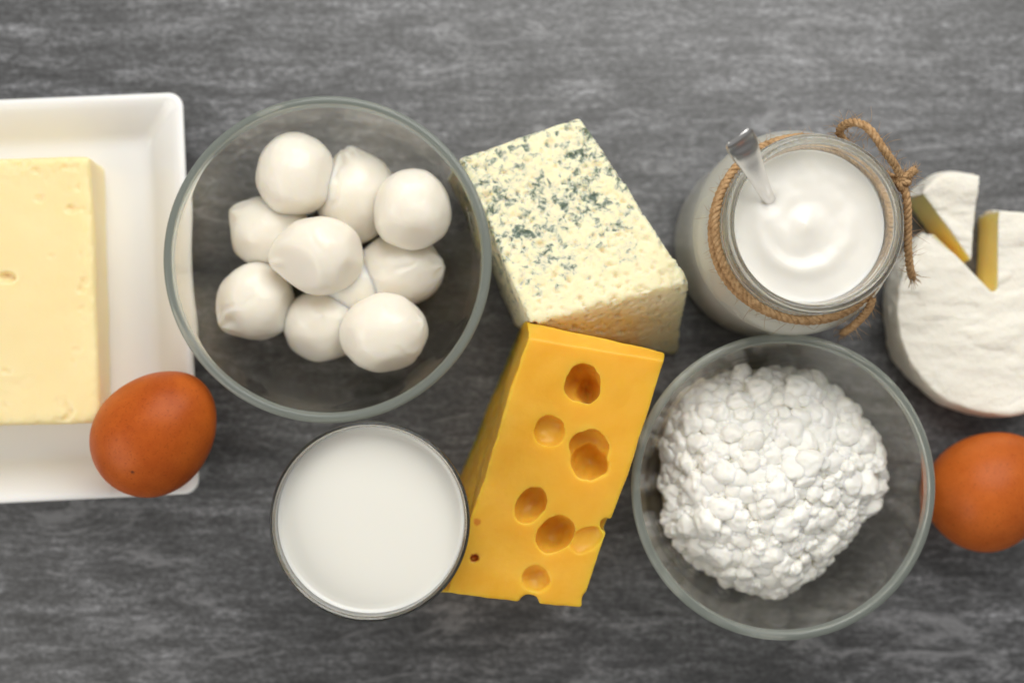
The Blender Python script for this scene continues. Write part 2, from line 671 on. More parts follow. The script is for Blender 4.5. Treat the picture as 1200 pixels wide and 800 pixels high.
def build_ball(px, py, z, rx, ry, seed, label, feats=(), rot=0.0, rz=None):
    """feats: ('flat', dir, depth) shears a facet, ('nub', dir, size, height) pulls a pinch, ('fold', dir, axis, depth) creases"""
    k = M_PER_PX(z)
    me = ico(6)
    u = get_co(me)
    rz = rz or (rx + ry) / 2 * 0.97
    rad = np.ones(len(u))
    rad *= 1.06
    rad += fbm(u, 0.8, 2, seed) * 0.085
    rad += fbm(u, 2.2, 3, seed + 11) * 0.016
    for ft in feats:
        d = np.array(ft[1], float); d /= np.linalg.norm(d)
        dot = u @ d
        if ft[0] == 'flat':
            lim = 1 - ft[2]
            over = np.logaddexp(0, (rad * dot - lim) * 36) / 36 * (dot > 0.3)
            rad -= over * 0.86 / np.maximum(dot, 0.3)
        elif ft[0] == 'nub':
            a = np.arccos(np.clip(dot, -1, 1))
            # wrinkles running into the pinch
            t1 = np.cross(d, [0.3, 0.2, 0.9]); t1 /= np.linalg.norm(t1)
            t2 = np.cross(d, t1)
            th = np.arctan2(u @ t2, u @ t1)
            rad += ft[3] * np.exp(-(a / ft[2]) ** 2)
            rad += 0.35 * ft[3] * np.exp(-((a - ft[2] * 1.1) / (ft[2] * 0.8)) ** 2) * np.sin(th * 5 + seed) * 0.8
        elif ft[0] == 'fold':
            ax = np.array(ft[2], float); ax /= np.linalg.norm(ax)
            s = u @ ax + 0.10 * np.sin(3 * (u @ np.cross(ax, d)) + seed) + 0.16 * fbm(u, 1.5, 2, seed + 21)
            w = np.clip((dot - 0.45) / 0.45, 0, 1) * np.clip(0.55 + fbm(u, 1.7, 2, seed + 31), 0, 1)
            rad -= ft[3] * np.exp(-(s / 0.075) ** 2) * w
            rad += ft[3] * 0.75 * np.exp(-((s - 0.16) / 0.12) ** 2) * w
    co = u * rad[:, None] * np.array([rx, ry, rz]) * k
    ca, sa = math.cos(rot), math.sin(rot)
    x = co[:, 0] * ca - co[:, 1] * sa
    y = co[:, 0] * sa + co[:, 1] * ca
    co = np.stack([x, y, co[:, 2]], 1)
    set_co(me, co)
    me.polygons.foreach_set('use_smooth', [True] * len(me.polygons))
    o = link('mozzarella_ball', me, MAT['mozzarella'], loc=P(px, py, z))
    tag(o, label, 'mozzarella', 'mozzarella balls in the glass bowl')


build_ball(347, 205, 0.041, 43.5, 46, 1.3, 'large smooth mozzarella ball at the top of the pile, uppermost in the photo',
           [('flat', (0.9, -0.1, 0.3), 0.10), ('flat', (0.1, -1, 0.2), 0.05)])
build_ball(416, 231, 0.027, 46, 50, 2.1, 'mozzarella ball with a pinched tip, tucked between the two uppermost balls',
           [('nub', (-0.30, 0.92, 0.45), 0.22, 0.12), ('nub', (-0.02, 0.98, 0.40), 0.16, 0.09), ('fold', (-0.7, 0.2, 0.7), (-0.8, 0.2, -0.5), 0.03)])
build_ball(483, 247, 0.047, 45, 44.5, 3.7, 'round mozzarella ball at the right edge of the pile, on top of another',
           [('flat', (-0.9, 0.1, 0.3), 0.06), ('flat', (0.15, -0.9, 0.5), 0.09)])
build_ball(314, 271, 0.027, 46, 39, 4.2, 'small mozzarella ball at the left of the pile, half under the uppermost one',
           [('nub', (-0.85, 0.5, 0.25), 0.30, 0.09), ('flat', (-1, -0.1, 0.1), 0.08)])
build_ball(374, 299, 0.048, 50, 43.5, 5.1, 'mozzarella ball with a flat sheared facet, on top in the centre of the pile',
           [('flat', (-0.55, -0.42, 0.78), 0.16), ('nub', (-0.97, -0.16, 0.1), 0.22, 0.10), ('flat', (0.95, 0.1, 0.3), 0.08),
            ('flat', (0.85, -0.5, 0.35), 0.08), ('fold', (0.25, -0.2, 0.95), (0.9, 0.25, 0.0), 0.014)], rot=0.0)
build_ball(468, 316, 0.026, 48, 42, 6.6, 'creased mozzarella ball under the one at the right edge of the pile',
           [('fold', (0.6, -0.45, 0.66), (0.55, -0.85, -0.1), 0.035), ('nub', (0.95, 0.10, 0.35), 0.22, 0.09)])
build_ball(301, 353, 0.030, 43, 44, 7.4, 'mozzarella ball with a puckered fold, at the lower left of the pile',
           [('fold', (-0.75, -0.25, 0.6), (0.45, -0.85, 0.1), 0.045), ('nub', (-0.85, -0.62, 0.35), 0.26, 0.12),
            ('fold', (-0.8, -0.3, 0.5), (0.85, 0.5, -0.1), 0.02), ('flat', (0.92, -0.2, 0.3), 0.06)])
build_ball(377, 380, 0.027, 45, 40, 8.9, 'mozzarella ball in the front row, between the lower left and lower right balls',
           [('flat', (-0.4, -0.7, 0.5), 0.05), ('nub', (0.1, 0.2, 0.97), 0.05, 0.025)])
build_ball(450, 390, 0.043, 48.5, 43, 9.2, 'plump mozzarella ball at the lower right of the pile',
           [('fold', (0.75, -0.35, 0.55), (0.8, 0.6, 0), 0.022), ('flat', (0.1, -0.95, 0.3), 0.05), ('nub', (0.9, 0.1, 0.45), 0.12, 0.04)], rot=0.15)
build_ball(412, 332, 0.026, 40, 40, 10.5, 'mostly hidden mozzarella ball peeking out beneath the centre one')


# ------------------------------------------------------------------ glass of milk
GC = P(433.5, 611, 0.100)
G0 = Vector((GC.x, GC.y, 0))
RG = 117 * M_PER_PX(0.100)


def tumbler():
    b = 0.0285
    t = 0.0024
    R1 = RG
    zt = 0.1005
    def ro(z): return b + (R1 - b) * (1 - (1 - z / zt) ** 1.9)
    prof = [(0, 0.0012), (b - 0.007, 0.0010), (b - 0.004, 0.0), (b - 0.0012, 0.0006), (b + 0.001, 0.003)]
    for z in np.linspace(0.007, 0.0975, 16): prof.append((ro(z), z))
    prof += [(R1 - 0.0001, 0.0995), (R1 - 0.0006, 0.1003), (R1 - 0.0011, 0.1005), (R1 - 0.0016, 0.1003), (R1 - t, 0.0995)]
    for z in np.linspace(0.0975, 0.013, 16): prof.append((ro(z) - t, z))
    prof += [(ro(0.009) - t - 0.0025, 0.0092), (b - 0.009, 0.0080), (0, 0.0078)]
    pts = [(max(p[0], 0), p[1]) for p in catmull(prof, 5)]
    me = lathe(pts, 240)
    me.materials.append(MAT['tumbler']); me.materials.append(MAT['tumbler_painted_ring'])
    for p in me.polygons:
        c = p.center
        if c.z > 0.0885 and math.hypot(c.x, c.y) > ro(min(c.z, 0.1004)) - 0.0013: p.material_index = 1  # rim and upper outer wall take the painted refraction ring
    o = link('drinking_glass', me, None, loc=G0)
    tag(o, 'clear glass tumbler filled with milk, near the lower edge', 'glass')
    # milk, pressed a hair into the wall, with a meniscus
    zm = 0.0905
    pr = [(0, 0.0077), (b - 0.009, 0.0079), (ro(0.009) - t - 0.0022, 0.0091)]
    for z in np.linspace(0.013, zm - 0.001, 14): pr.append((ro(z) - t + 0.0004, z))
    rm = ro(zm) - t
    pr += [(rm + 0.0003, zm + 0.0012), (rm - 0.0002, zm + 0.0013), (rm - 0.0008, zm + 0.0006), (rm - 0.0018, zm + 0.00015), (rm - 0.004, zm), (rm * 0.7, zm), (rm * 0.35, zm), (0, zm)]
    me = lathe(pr, 160)
    o = link('milk', me, MAT['milk'], loc=G0)
    tag(o, 'white milk filling the tumbler almost to the brim', 'milk')


tumbler()


# ------------------------------------------------------------------ blue cheese
def mat_blue(org_pts):
    m = NT('blue_cheese')
    v = m.coord()
    body = m.mix(m.noise(v, 60, 4), (0.83, 0.74, 0.46), (0.86, 0.79, 0.55))
    # zone of mould: strong in the heart of the wedge, thin near the front and the outer sides
    A, D, B = org_pts
    u = (A - D); L = u.length; u.normalize()
    tc = m.n('ShaderNodeTexCoord')
    dp = m.n('ShaderNodeVectorMath', operation='DOT_PRODUCT'); dp.inputs[1].default_value = tuple(u)
    sub = m.n('ShaderNodeVectorMath', operation='SUBTRACT'); sub.inputs[1].default_value = tuple(D)
    m.l(tc.outputs['Object'], sub.inputs[0]); m.l(sub.outputs[0], dp.inputs[0])
    s = m.math('DIVIDE', dp.outputs['Value'], L)
    zone = m.ramp(s, [(0.03, 0.0), (0.15, 0.6), (0.40, 1.0), (0.97, 0.95)])
    big = m.noise(v, 75, 3, 0.6, 0.5)
    warp = m.noise(v, 270, 5, 0.66, 0.5)
    f = m.math('ADD', warp, m.math('MULTIPLY', m.math('SUBTRACT', big, 0.5), 0.45))
    f = m.math('ADD', f, m.math('MULTIPLY', m.math('SUBTRACT', zone, 1.0), 0.22))
    haze = m.ramp(f, [(0.41, 0.0), (0.57, 1.0)])
    c = m.mix(m.math('MULTIPLY', haze, 0.62), body, (0.40, 0.48, 0.45))
    vein = m.ramp(f, [(0.515, 0.0), (0.625, 1.0)])
    vcol = m.mix(m.noise(v, 300, 2), (0.026, 0.056, 0.028), (0.085, 0.14, 0.10))
    c = m.mix(m.math('MULTIPLY', vein, 0.9), c, vcol)
    # brownish crust spots low on the front
    sp = m.ramp(m.noise(v, 170, 4, 0.6), [(0.60, 0.0), (0.72, 1.0)])
    z = m.n('ShaderNodeSeparateXYZ'); m.l(tc.outputs['Object'], z.inputs[0])
    low = m.ramp(m.math('DIVIDE', z.outputs['Z'], 0.07), [(0.55, 1.0), (0.85, 0.0)])
    c = m.mix(m.math('MULTIPLY', m.math('MULTIPLY', sp, low), 0.4), c, (0.52, 0.33, 0.12))
    m.base(c)
    m.set(Roughness=0.5, Specular_IOR_Level=0.35)
    m.sss(0.8, (1, 0.72, 0.36), 0.008)
    n1 = m.bump(f, -0.35, 0.0012)
    m.normal(m.bump(m.noise(v, 420, 4), 0.5, 0.0006, n1))
    return m.m


def build_blue():
    zt = 0.068
    A, B, Cc, D = P(540, 186, 0.056), P(680, 137, 0.052), P(808, 329, zt - 0.004), P(622, 378, zt)
    A0, B0, C0, D0 = P(530, 206, 0), P(660, 175, 0), P(795, 416, 0), P(603, 384, 0)
    me = remesh(hexa([A, B, Cc, D], [A0, B0, C0, D0]), 0.0008, 26, 0.5)
    org = (A0 + B0 + C0 + D0) / 4
    recentre(me, org)
    co, no = get_co(me), get_no(me)
    big = fbm(co, 26, 3, 3)
    mid = fbm(co, 110, 3, 6)
    pit = fbm(co, 330, 3, 8)
    edgy = 1 - np.max(np.abs(no), axis=1)
    disp = big * 0.0012 + mid * (0.0003 + 0.004 * np.clip(edgy - 0.08, 0, 1))
    side = 1 - np.clip((no[:, 2] - 0.2) / 0.6, 0, 1)
    disp -= np.clip(pit - 0.24, 0, 1) * (0.0030 + 0.0022 * side)
    disp -= np.clip(mid - 0.42, 0, 1) * 0.0045
    # the broken notch in the far right edge
    for (nx, ny, nz, rr, dep) in ((704, 172, zt, 0.010, 0.004), (700, 165, zt, 0.004, 0.002), (806, 372, 0.045, 0.006, 0.002)):
        g = P(nx, ny, nz) - org
        r2 = ((co - np.array(g[:])) ** 2).sum(1) / rr ** 2
        disp -= dep * np.exp(-r2 * 1.5)
    set_co(me, co + no * disp[:, None])
    o = link('blue_cheese', me, mat_blue((A - org, D - org, B - org)), loc=org)
    tag(o, 'cream block of blue cheese flecked with blue-green mould, behind the yellow cheese', 'cheese')


build_blue()


# ------------------------------------------------------------------ holed yellow cheese
def build_swiss():
    zA, zC = 0.072, 0.066
    A, B, Cc, D = P(617, 376, zA), P(781, 417, zA), P(681, 711, zC), P(524, 694, zC)
    A0, B0, C0, D0 = P(607, 386, 0), P(755, 424, 0), P(665, 690, 0), P(484, 688, 0)
    # bevelled far end: the top starts a little further down than the end face
    A1, B1 = P(619, 396, zA + 0.0012), P(779, 423, zA + 0.0008)
    Ae, Be = P(616, 375, zA - 0.0055), P(780, 413, zA - 0.003)
    v = [A0, B0, C0, D0, Ae, Be, A1, B1, Cc, D]
    f = [(0, 1, 2, 3), (0, 1, 5, 4), (4, 5, 7, 6), (6, 7, 8, 9), (3, 2, 8, 9), (1, 2, 8, 7, 5), (0, 3, 9, 6, 4)]
    me = to_mesh('block', v, f, False); fix_normals(me)
    bm = bmesh.new(); bm.from_mesh(me); bmesh.ops.triangulate(bm, faces=bm.faces[:]); bm.to_mesh(me); bm.free()
    cut = []
    ex = (B - A).normalized()

    def hole(px, py, rx, ry, dep, ang=0.0, sink=0.35):
        """rounded cavity: rx, ry in pixels at the mouth"""
        z = zA + (zC - zA) * (py - 376) / 330
        c = P(px, py, z)
        k = M_PER_PX(z)
        me2 = ico(4)
        co = get_co(me2)
        co *= (1 + 0.12 * fbm(co, 1.2, 2, px * 0.13) + 0.05 * fbm(co, 3.2, 3, px * 0.29))[:, None]
        # ellipsoid centre sits below the surface by sink * depth so that the wall undercuts a little
        s = math.sqrt(max(0.05, 1 - sink ** 2))
        co = co * np.array([rx * k / s, ry * k / s, dep / (1 + sink)])
        ca, sa = math.cos(ang), math.sin(ang)
        x, y = co[:, 0] * ca - co[:, 1] * sa, co[:, 0] * sa + co[:, 1] * ca
        co = np.stack([x + c.x, y + c.y, co[:, 2] + c.z - sink * dep / (1 + sink)], 1)
        set_co(me2, co)
        cut.append(me2)

    hole(682, 448, 20, 23, 0.017, sink=0.3)
    hole(690, 455, 12, 16, 0.023, sink=0.45)
    hole(644, 505, 18, 17, 0.0048, sink=0.0)
    hole(690, 525, 24, 22, 0.010, sink=0.15)
    hole(692, 542, 22, 21, 0.017, sink=0.25)
    hole(622, 592, 16, 22, 0.011, math.radians(-35), sink=0.15)
    hole(651, 626, 23, 18, 0.014, math.radians(38), sink=0.2)
    hole(687, 632, 20, 13, 0.0026, math.radians(30), sink=0.0)
    hole(628, 678, 17, 15, 0.006, sink=0.0)
    hole(620, 706, 13, 11, 0.030, sink=0.3)
    hole(556, 654, 5.5, 3.5, 0.004, math.radians(10), sink=0.1)
    hole(712, 615, 8, 8, 0.012, sink=0.3)
    hole(690, 706, 9, 15, 0.03, sink=0.2)
    me = remesh(me, 0.0007, 4, 0.5, cut)
    org = (A0 + B0 + C0 + D0) / 4
    recentre(me, org)
    co, no = get_co(me), get_no(me)
    disp = fbm(co, 22, 3, 2) * 0.0013
    n2 = fbm(co, 130, 3, 5)
    left = np.clip(-(no[:, 0] * 0.9 + no[:, 1] * -0.1) - 0.2, 0, 1)
    disp += n2 * (0.00012 + 0.0006 * left)
    set_co(me, co + no * disp[:, None])

    m = NT('yellow_cheese')
    vv = m.coord()
    c = m.mix(m.ramp(m.noise(vv, 30, 5, 0.65, 0.4), [(0.3, 0.0), (0.7, 1.0)]), (0.73, 0.375, 0.026), (0.81, 0.475, 0.065))
    # the rind side: browner and streaked
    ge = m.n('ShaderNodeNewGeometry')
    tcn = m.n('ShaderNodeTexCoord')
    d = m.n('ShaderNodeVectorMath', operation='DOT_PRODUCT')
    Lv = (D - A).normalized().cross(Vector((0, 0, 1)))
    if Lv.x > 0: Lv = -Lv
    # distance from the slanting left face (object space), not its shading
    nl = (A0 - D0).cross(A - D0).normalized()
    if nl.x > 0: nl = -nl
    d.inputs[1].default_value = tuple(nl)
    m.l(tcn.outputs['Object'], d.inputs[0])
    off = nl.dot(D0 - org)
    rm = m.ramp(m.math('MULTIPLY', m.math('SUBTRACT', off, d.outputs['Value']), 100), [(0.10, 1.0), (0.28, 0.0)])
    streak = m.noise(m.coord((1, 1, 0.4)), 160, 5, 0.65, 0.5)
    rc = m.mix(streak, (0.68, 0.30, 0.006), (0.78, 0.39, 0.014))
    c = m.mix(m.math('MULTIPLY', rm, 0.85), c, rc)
    for (sx, sy, sz, r, colr) in ((556, 653, 0.066, 0.0021, (0.28, 0.045, 0.01)), (601, 409, 0.060, 0.0009, (0.01, 0.008, 0.006)),
                                  (559, 611, 0.068, 0.0016, (0.62, 0.24, 0.03))):
        c = m.mix(spot_mask(m, P(sx, sy, sz) - org, r), c, colr)
    m.base(c)
    m.set(Roughness=0.34, Specular_IOR_Level=0.22)
    m.sss(0.9, (1, 0.55, 0.12), 0.014)
    n1 = m.bump(m.noise(vv, 70, 3), 0.15, 0.001)
    n1 = m.bump(m.noise(m.coord((1, 0.12, 1), (0, 0, math.radians(22))), 300, 3), 0.12, 0.0004, n1)
    m.normal(m.bump(m.noise(vv, 420, 4), 0.25, 0.0004, n1))
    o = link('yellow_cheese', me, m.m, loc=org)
    tag(o, 'yellow holed cheese wedge lying between the milk and the cottage cheese', 'cheese')


build_swiss()


# ------------------------------------------------------------------ yogurt jar, twine, spoon
JC = P(955, 262, 0.105)
J0 = Vector((JC.x, JC.y, 0))
RJ = 107.5 * M_PER_PX(0.105)


def build_jar():
    rb = 0.0462
    o_ = [(0, 0.002), (0.030, 0.002), (0.036, 0.0), (0.0415, 0.0008), (0.0448, 0.005), (rb, 0.014), (rb, 0.035), (rb, 0.062),
          (0.0455, 0.070), (0.0430, 0.0765), (0.0395, 0.0810), (0.0376, 0.0850), (0.0372, 0.0900), (0.0376, 0.0945),
          (RJ - 0.0002, 0.0965), (RJ + 0.0002, 0.1000), (RJ, 0.1035), (RJ - 0.0010, 0.1055), (RJ - 0.0025, 0.1062), (RJ - 0.0040, 0.1052),
          (0.0338, 0.1030), (0.0332, 0.0980), (0.0330, 0.0920), (0.0332, 0.0870), (0.0352, 0.0810), (0.0390, 0.0755), (0.0418, 0.0690),
          (0.0424, 0.060), (0.0424, 0.035), (0.0424, 0.015), (0.0405, 0.008), (0.034, 0.0062), (0.020, 0.006), (0, 0.006)]
    pts = [(max(p[0], 0), p[1]) for p in catmull(o_, 9)]
    o = link('glass_jar', lathe(pts, 240), MAT['jar_glass'], loc=J0)
    tag(o, 'glass jar of yogurt with twine round its neck', 'jar')
    # yogurt
    zy = 0.0925
    e = 0.0004
    side = [(0, 0.0058), (0.020, 0.0058), (0.034, 0.0060), (0.0405 + e, 0.008), (0.0424 + e, 0.015), (0.0424 + e, 0.060), (0.0418 + e, 0.069),
            (0.0390 + e, 0.0755), (0.0352 + e, 0.081), (0.0332 + e, 0.087), (0.0330 + e, zy)]
    seg = 160
    V, Fc = [(0, 0, side[0][1])], []
    rings = []
    pts = catmull(side, 4)[1:]
    for r, z in pts:
        rings.append([len(V) + k for k in range(seg)])
        for k in range(seg):
            a = 2 * math.pi * k / seg
            V.append((r * math.cos(a), r * math.sin(a), z))
    R = 0.0330 + e
    nr = 60
    ctr = P(941, 264, zy) - J0

    def surf(x, y):
        rr = math.hypot(x, y)
        dx, dy = x - ctr.x, y - ctr.y
        r = math.hypot(dx, dy)
        th = math.atan2(dy, dx)
        w = max(0.0, 1 - (rr / R) ** 6)
        wob = noise.fractal(Vector((x * 38, y * 38, 7.0)), 1.0, 2.0, 1)
        spiral = math.sin(1.0 * th + r / 0.0031 + 0.6 + 1.6 * wob) * (0.65 + 0.6 * wob)
        amp = 0.00125 * math.exp(-((r - 0.011) / 0.008) ** 2) * (0.55 + 0.45 * math.sin(th - 2.2))
        z = amp * spiral
        z += 0.0030 * math.exp(-(r / 0.0060) ** 2)
        z += 0.0016 * math.exp(-((r - 0.019) / 0.0040) ** 2) * (0.6 + 0.5 * math.sin(th + 3.6))
        z += 0.00045 * noise.fractal(Vector((x * 55, y * 55, 3.0)), 1.0, 2.0, 3)
        z -= 0.0012 * math.exp(-(((x - (P(903, 238, zy) - J0).x) ** 2 + (y - (P(903, 238, zy) - J0).y) ** 2)) / 0.004 ** 2)
        return zy + z * w + 0.0010 * (rr / R) ** 14

    for j in range(1, nr):
        r = R * (1 - j / nr) 
        rings.append([len(V) + k for k in range(seg)])
        for k in range(seg):
            a = 2 * math.pi * k / seg
            V.append((r * math.cos(a), r * math.sin(a), surf(r * math.cos(a), r * math.sin(a))))
    V.append((0, 0, surf(0, 0)))
    last = len(V) - 1
    for a, b in zip(rings[:-1], rings[1:]):
        for k in range(seg):
            Fc.append((a[k], a[(k + 1) % seg], b[(k + 1) % seg], b[k]))
    for k in range(seg):
        Fc.append((0, rings[0][(k + 1) % seg], rings[0][k]))
        Fc.append((last, rings[-1][k], rings[-1][(k + 1) % seg]))
    me = to_mesh('yogurt', V, Fc)
    fix_normals(me)
    o = link('yogurt', me, MAT['yogurt'], loc=J0)
    tag(o, 'thick white yogurt swirled to a small peak in the jar', 'yogurt')


build_jar()


def rope(path, rad, pitch=0.0075, strands=3, sides=8, phase=0.0, fray=0.0):
    """laid rope: strands wound round a path"""
    pts = [Vector(p) for p in path]
    n = len(pts)
    frames = []
    t0 = (pts[1] - pts[0]).normalized()
    up = Vector((0, 0, 1)) if abs(t0.z) < 0.9 else Vector((1, 0, 0))
    nrm = (up - t0 * up.dot(t0)).normalized()
    s = 0.0
    out = [[] for _ in range(strands)]
    for i in range(n):
        t = (pts[min(i + 1, n - 1)] - pts[max(i - 1, 0)]).normalized()
        nrm = (nrm - t * nrm.dot(t)).normalized()
        b = t.cross(nrm)
        if i: s += (pts[i] - pts[i - 1]).length
        for k in range(strands):
            a = 2 * math.pi * (s / pitch + k / strands) + phase
            w = rad * 0.50
            out[k].append(pts[i] + (nrm * math.cos(a) + b * math.sin(a)) * w)
    return merge([tube(q, [rad * 0.60 * (1 + 0.12 * noise.noise(Vector((i * 0.35, k * 7.1, phase)))) for i in range(n)], sides) for k, q in enumerate(out)])


def fuzz(path, rad, count, length, seed):
    rnd = random.Random(seed)
    parts = []
    pts = [Vector(p) for p in path]
    for _ in range(count):
        i = rnd.randrange(1, len(pts) - 1)
        t = (pts[i + 1] - pts[i - 1]).normalized()
        d = Vector((rnd.gauss(0, 1), rnd.gauss(0, 1), rnd.gauss(0, 0.8)))
        d = (d - t * d.dot(t)).normalized()
        p0 = pts[i] + d * rad * 0.7
        L = length * rnd.uniform(0.35, 1.2)
        dirv = (d + t * rnd.uniform(-1.6, 1.6)).normalized()
        bend = Vector((rnd.gauss(0, 1), rnd.gauss(0, 1), rnd.gauss(0, 1))) * 0.35
        q = [p0 + dirv * L * s + bend * L * s * s for s in (0, 0.33, 0.66, 1)]
        parts.append(tube(q, [0.00011, 0.0001, 0.00008, 0.00004], 3))
    return merge(parts)


def build_twine():
    root = empty('twine', J0)
    tag(root, 'brown jute twine tied in a bow round the jar neck', 'twine')
    zr = 0.0885
    rr = 0.0018
    ring = []
    n = 420
    R0 = 0.0374 + rr * 1.05
    for i in range(n + 1):
        a = 2 * math.pi * i / n
        z = zr + 0.0011 * math.sin(a * 2 + 1.0) + 0.0006 * math.sin(a * 5)
        r = R0 + 0.0006 * (1 + math.sin(a * 3 + 0.5)) * 0.6
        ring.append((r * math.cos(a), r * math.sin(a), z))
    def mk(name, parts):
        v, f = merge(parts)
        return link(name, to_mesh(name, v, f), MAT['twine'], root)
    mk('wrap', [rope(ring, rr)])
    # a second turn below, showing on the near side
    ring2 = []
    for i in range(300):
        a = math.radians(150) + math.radians(235) * i / 299
        r = R0 + 0.0010 + 0.0004 * math.sin(a * 4)
        ring2.append((r * math.cos(a), r * math.sin(a), zr - 0.0034 + 0.0008 * math.sin(a * 3)))
    mk('wrap', [rope(ring2, rr, phase=1.0)])

    def path(pp, per=22):
        return catmull([tuple(P(x, y, z) - J0) for x, y, z in pp], per)

    kn = (1057, 213, 0.087)
    loop = path([kn, (1050, 196, 0.094), (1036, 176, 0.101), (1020, 153, 0.103), (1005, 144, 0.100), (990, 146, 0.093), (984, 157, 0.086), (1000, 176, 0.083), (1030, 200, 0.084), kn])
    mk('bow_loop', [rope(loop, rr * 0.95, phase=2.0)])
    tail1 = path([kn, (1063, 236, 0.086), (1064, 262, 0.082), (1064, 290, 0.077), (1066, 312, 0.072), (1069, 324, 0.068)])
    mk('tail', [rope(tail1, rr * 0.95, phase=0.4)])
    tail2 = path([kn, (1062, 208, 0.084), (1067, 203, 0.080), (1071, 200, 0.076)])
    mk('tail', [rope(tail2, rr * 1.0, phase=0.9)])
    tail3 = path([(1022, 350, 0.085), (1018, 362, 0.080), (1008, 374, 0.072), (998, 383, 0.062), (988, 390, 0.052)])
    mk('tail', [rope(tail3, rr * 0.95, phase=0.2)])
    knot = []
    c = P(*kn) - J0
    for k, (ax, ay) in enumerate(((0.9, 0.5), (0.2, 1.0), (-0.5, 0.9))):
        pts = []
        ux = Vector((ax, ay, 0.2)).normalized()
        uy = ux.cross(Vector((0.25, -0.1, 1))).normalized()
        uz = ux.cross(uy)
        for i in range(40):
            a = 2 * math.pi * i / 39 * 0.97
            pts.append(c + (uy * math.cos(a) + uz * math.sin(a)) * 0.0028 + ux * (k - 1) * 0.0018)
        knot.append(rope(pts, rr * 0.72, phase=k))
    mk('knot', knot)
    fz = [fuzz(ring, rr, 520, 0.0048, 1), fuzz(loop, rr, 200, 0.005, 2), fuzz(tail1, rr, 60, 0.006, 3), fuzz(tail2, rr, 60, 0.006, 4), fuzz(tail3, rr, 40, 0.005, 5)]
    # brush of loose fibres at the cut ends
    rnd = random.Random(5)
    for tl in (tail1, tail2, tail3):
        e = Vector(tl[-1]); d = (e - Vector(tl[-6])).normalized()
        for _ in range(40):
            s = Vector((rnd.gauss(0, 1), rnd.gauss(0, 1), rnd.gauss(0, 1))) * 0.0009
            q = [e - d * 0.001 + s * 0.6, e + d * 0.0015 + s * 1.3, e + d * rnd.uniform(0.002, 0.0045) + s * rnd.uniform(1.2, 2.8)]
            fz.append(tube(q, [0.0002, 0.00016, 0.00006], 3))
    v, f = merge(fz)
    o = link('loose_fibre', to_mesh('loose_fibre', v, f), MAT['twine'], root)
    tag(o, kind='stuff')


build_twine()


def build_spoon():
    # handle runs from the yogurt up over the rim, flaring to its end
    st = [  # px, py, z, half width, half thickness
        (930, 296, 0.058, 0.0125, 0.0007), (921, 276, 0.068, 0.0085, 0.0008), (913, 258, 0.079, 0.0035, 0.0011), (904, 238, 0.0905, 0.0027, 0.0011), (897, 225, 0.098, 0.0031, 0.0010),
        (889, 208, 0.107, 0.0040, 0.0009), (881, 191, 0.116, 0.0052, 0.0008), (875, 179, 0.1225, 0.0062, 0.0008), (870, 169, 0.127, 0.0066, 0.0008), (867, 163, 0.130, 0.0062, 0.0008), (865.5, 160, 0.1315, 0.0048, 0.0006)]
    pts = catmull([(*(P(a, b, z)), w, t) for a, b, z, w, t in st], 6)
    org = Vector(pts[0][:3])
    V, Fc = [], []
    sides = 20
    n = len(pts)
    for i, p in enumerate(pts):
        c = Vector(p[:3])
        t = (Vector(pts[min(i + 1, n - 1)][:3]) - Vector(pts[max(i - 1, 0)][:3])).normalized()
        wdir = Vector((0.86, 0.50, 0.0)); wdir = (wdir - t * wdir.dot(t)).normalized()
        nd = t.cross(wdir)
        for k in range(sides):
            a = 2 * math.pi * k / sides
            ca, sa = math.cos(a), math.sin(a)
            x = math.copysign(abs(ca) ** 0.7, ca) * p[3]
            y = math.copysign(abs(sa) ** 0.8, sa) * p[4]
            y += 0.12 * (x * x) / max(p[3], 1e-4)      # slightly dished across
            V.append(c + wdir * x + nd * y - org)
    for i in range(n - 1):
        for k in range(sides):
            k2 = (k + 1) % sides
            Fc.append((i * sides + k, i * sides + k2, (i + 1) * sides + k2, (i + 1) * sides + k))
    Fc.append(tuple(reversed(range(sides))))
    Fc.append(tuple((n - 1) * sides + k for k in range(sides)))
    me = to_mesh('spoon', V, Fc)
    fix_normals(me)
    o = link('spoon', me, MAT['steel'], loc=org)
    tag(o, 'shiny metal spoon standing in the yogurt with its handle up', 'spoon')


build_spoon()


